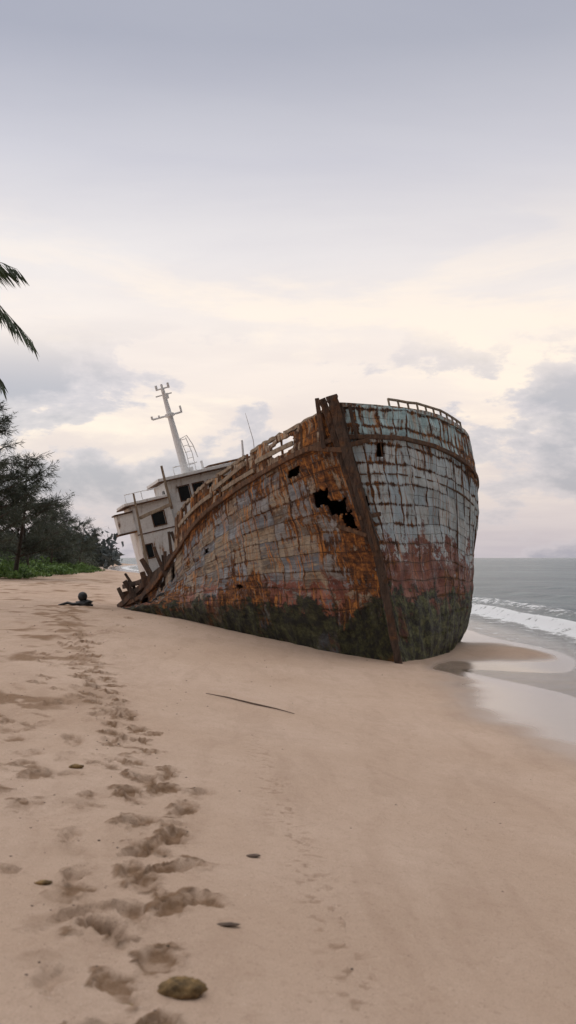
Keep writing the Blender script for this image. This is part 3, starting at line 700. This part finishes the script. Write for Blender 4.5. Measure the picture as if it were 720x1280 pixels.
# ---------------- sky, light, camera ----------------
w=bpy.data.worlds.new('World');S.world=w;w.use_nodes=True;nt=NT(w.node_tree)
el=math.radians(26);az=math.radians(128)
sky=nt.n('TexSky',sky_type='NISHITA',sun_disc=False,sun_elevation=el,sun_rotation=az,air_density=1.2,dust_density=2.5)
g=nt.n('TexCoord').outputs['Generated'];sx=nt.n('SeparateXYZ',{0:g});zz=sx.outputs[2]
zc=nt.m('MAXIMUM',zz,0.0)
base=nt.ramp(zc,[(0,(.56,.51,.54)),(.05,(.67,.585,.585)),(.13,(.84,.70,.62)),(.21,(.92,.79,.69)),(.29,(.82,.75,.71)),(.37,(.60,.57,.595)),(.46,(.41,.405,.45)),(.56,(.40,.40,.45)),(.72,(1.25,1.20,1.19)),(1,(1.85,1.79,1.76))])
dv=nt.m('ADD',zc,.13)
pv=nt.n('CombineXYZ',{0:nt.m('DIVIDE',sx.outputs[0],dv),1:nt.m('DIVIDE',sx.outputs[1],dv),2:0.0}).outputs[0]
n1=nt.noise(nt.vm('MULTIPLY',pv,(.7,1.3,1)),1.0,8,.58,.3)
n2=nt.noise(nt.vm('ADD',nt.vm('MULTIPLY',g,(1.0,1.0,2.3)),(3.3,1.7,.4)),5.6,10,.60,.15)
n4=nt.noise(nt.vm('ADD',nt.vm('MULTIPLY',g,(1.0,1.0,4.5)),(1.3,8.7,2.4)),3.0,8,.6,.3)
low=nt.mr(zc,.24,.15)
col=nt.mix(nt.m('MULTIPLY',nt.mr(n1,.38,.66),.42),base,nt.mix(1,base,(.80,.80,.86),'MULTIPLY'))
wm=nt.m('MULTIPLY',nt.mr(n4,.48,.62),nt.m('MULTIPLY',nt.mr(zc,.03,.12),nt.mr(zc,.36,.2)))
col=nt.mix(nt.m('MULTIPLY',wm,.8),col,(1.0,.84,.68))
side_b=nt.m('MULTIPLY',nt.mr(nt.m('ABSOLUTE',nt.m('SUBTRACT',sx.outputs[0],.02)),.07,.2),.085)
n2s=nt.m('ADD',n2,side_b)
cm=nt.m('MULTIPLY',nt.mr(n2s,.53,.58),low)
col=nt.mix(nt.m('MULTIPLY',cm,.80),col,nt.mix(nt.mr(n2s,.55,.68),(.59,.54,.57),(.34,.34,.40)))
bg1=nt.n('Background',{0:col,1:1.0});bg2=nt.n('Background',{0:sky.outputs[0],1:.03})
ad=nt.n('AddShader',{0:bg1.outputs[0],1:bg2.outputs[0]});nt.n('OutputWorld',{0:ad.outputs[0]})
L=bpy.data.lights.new('sun','SUN');L.energy=2.1;L.angle=math.radians(10);L.color=(1,.88,.75)
lo=bpy.data.objects.new('sun',L);C.collection.objects.link(lo)
dirv=Vector((math.sin(az)*math.cos(el),math.cos(az)*math.cos(el),math.sin(el)));lo.rotation_euler=dirv.to_track_quat('Z','Y').to_euler();lo.location=(20,-20,20)
cam=bpy.data.cameras.new('camera');co=bpy.data.objects.new('camera',cam);C.collection.objects.link(co);S.camera=co
co.location=(0,0,2.3);co.rotation_euler=(math.radians(90),0,0)
cam.sensor_fit='VERTICAL';cam.sensor_height=36;cam.lens=35;cam.shift_y=57/1280;cam.clip_end=20000;cam.clip_start=.1
cam.dof.use_dof=True;cam.dof.focus_distance=21;cam.dof.aperture_fstop=2.8
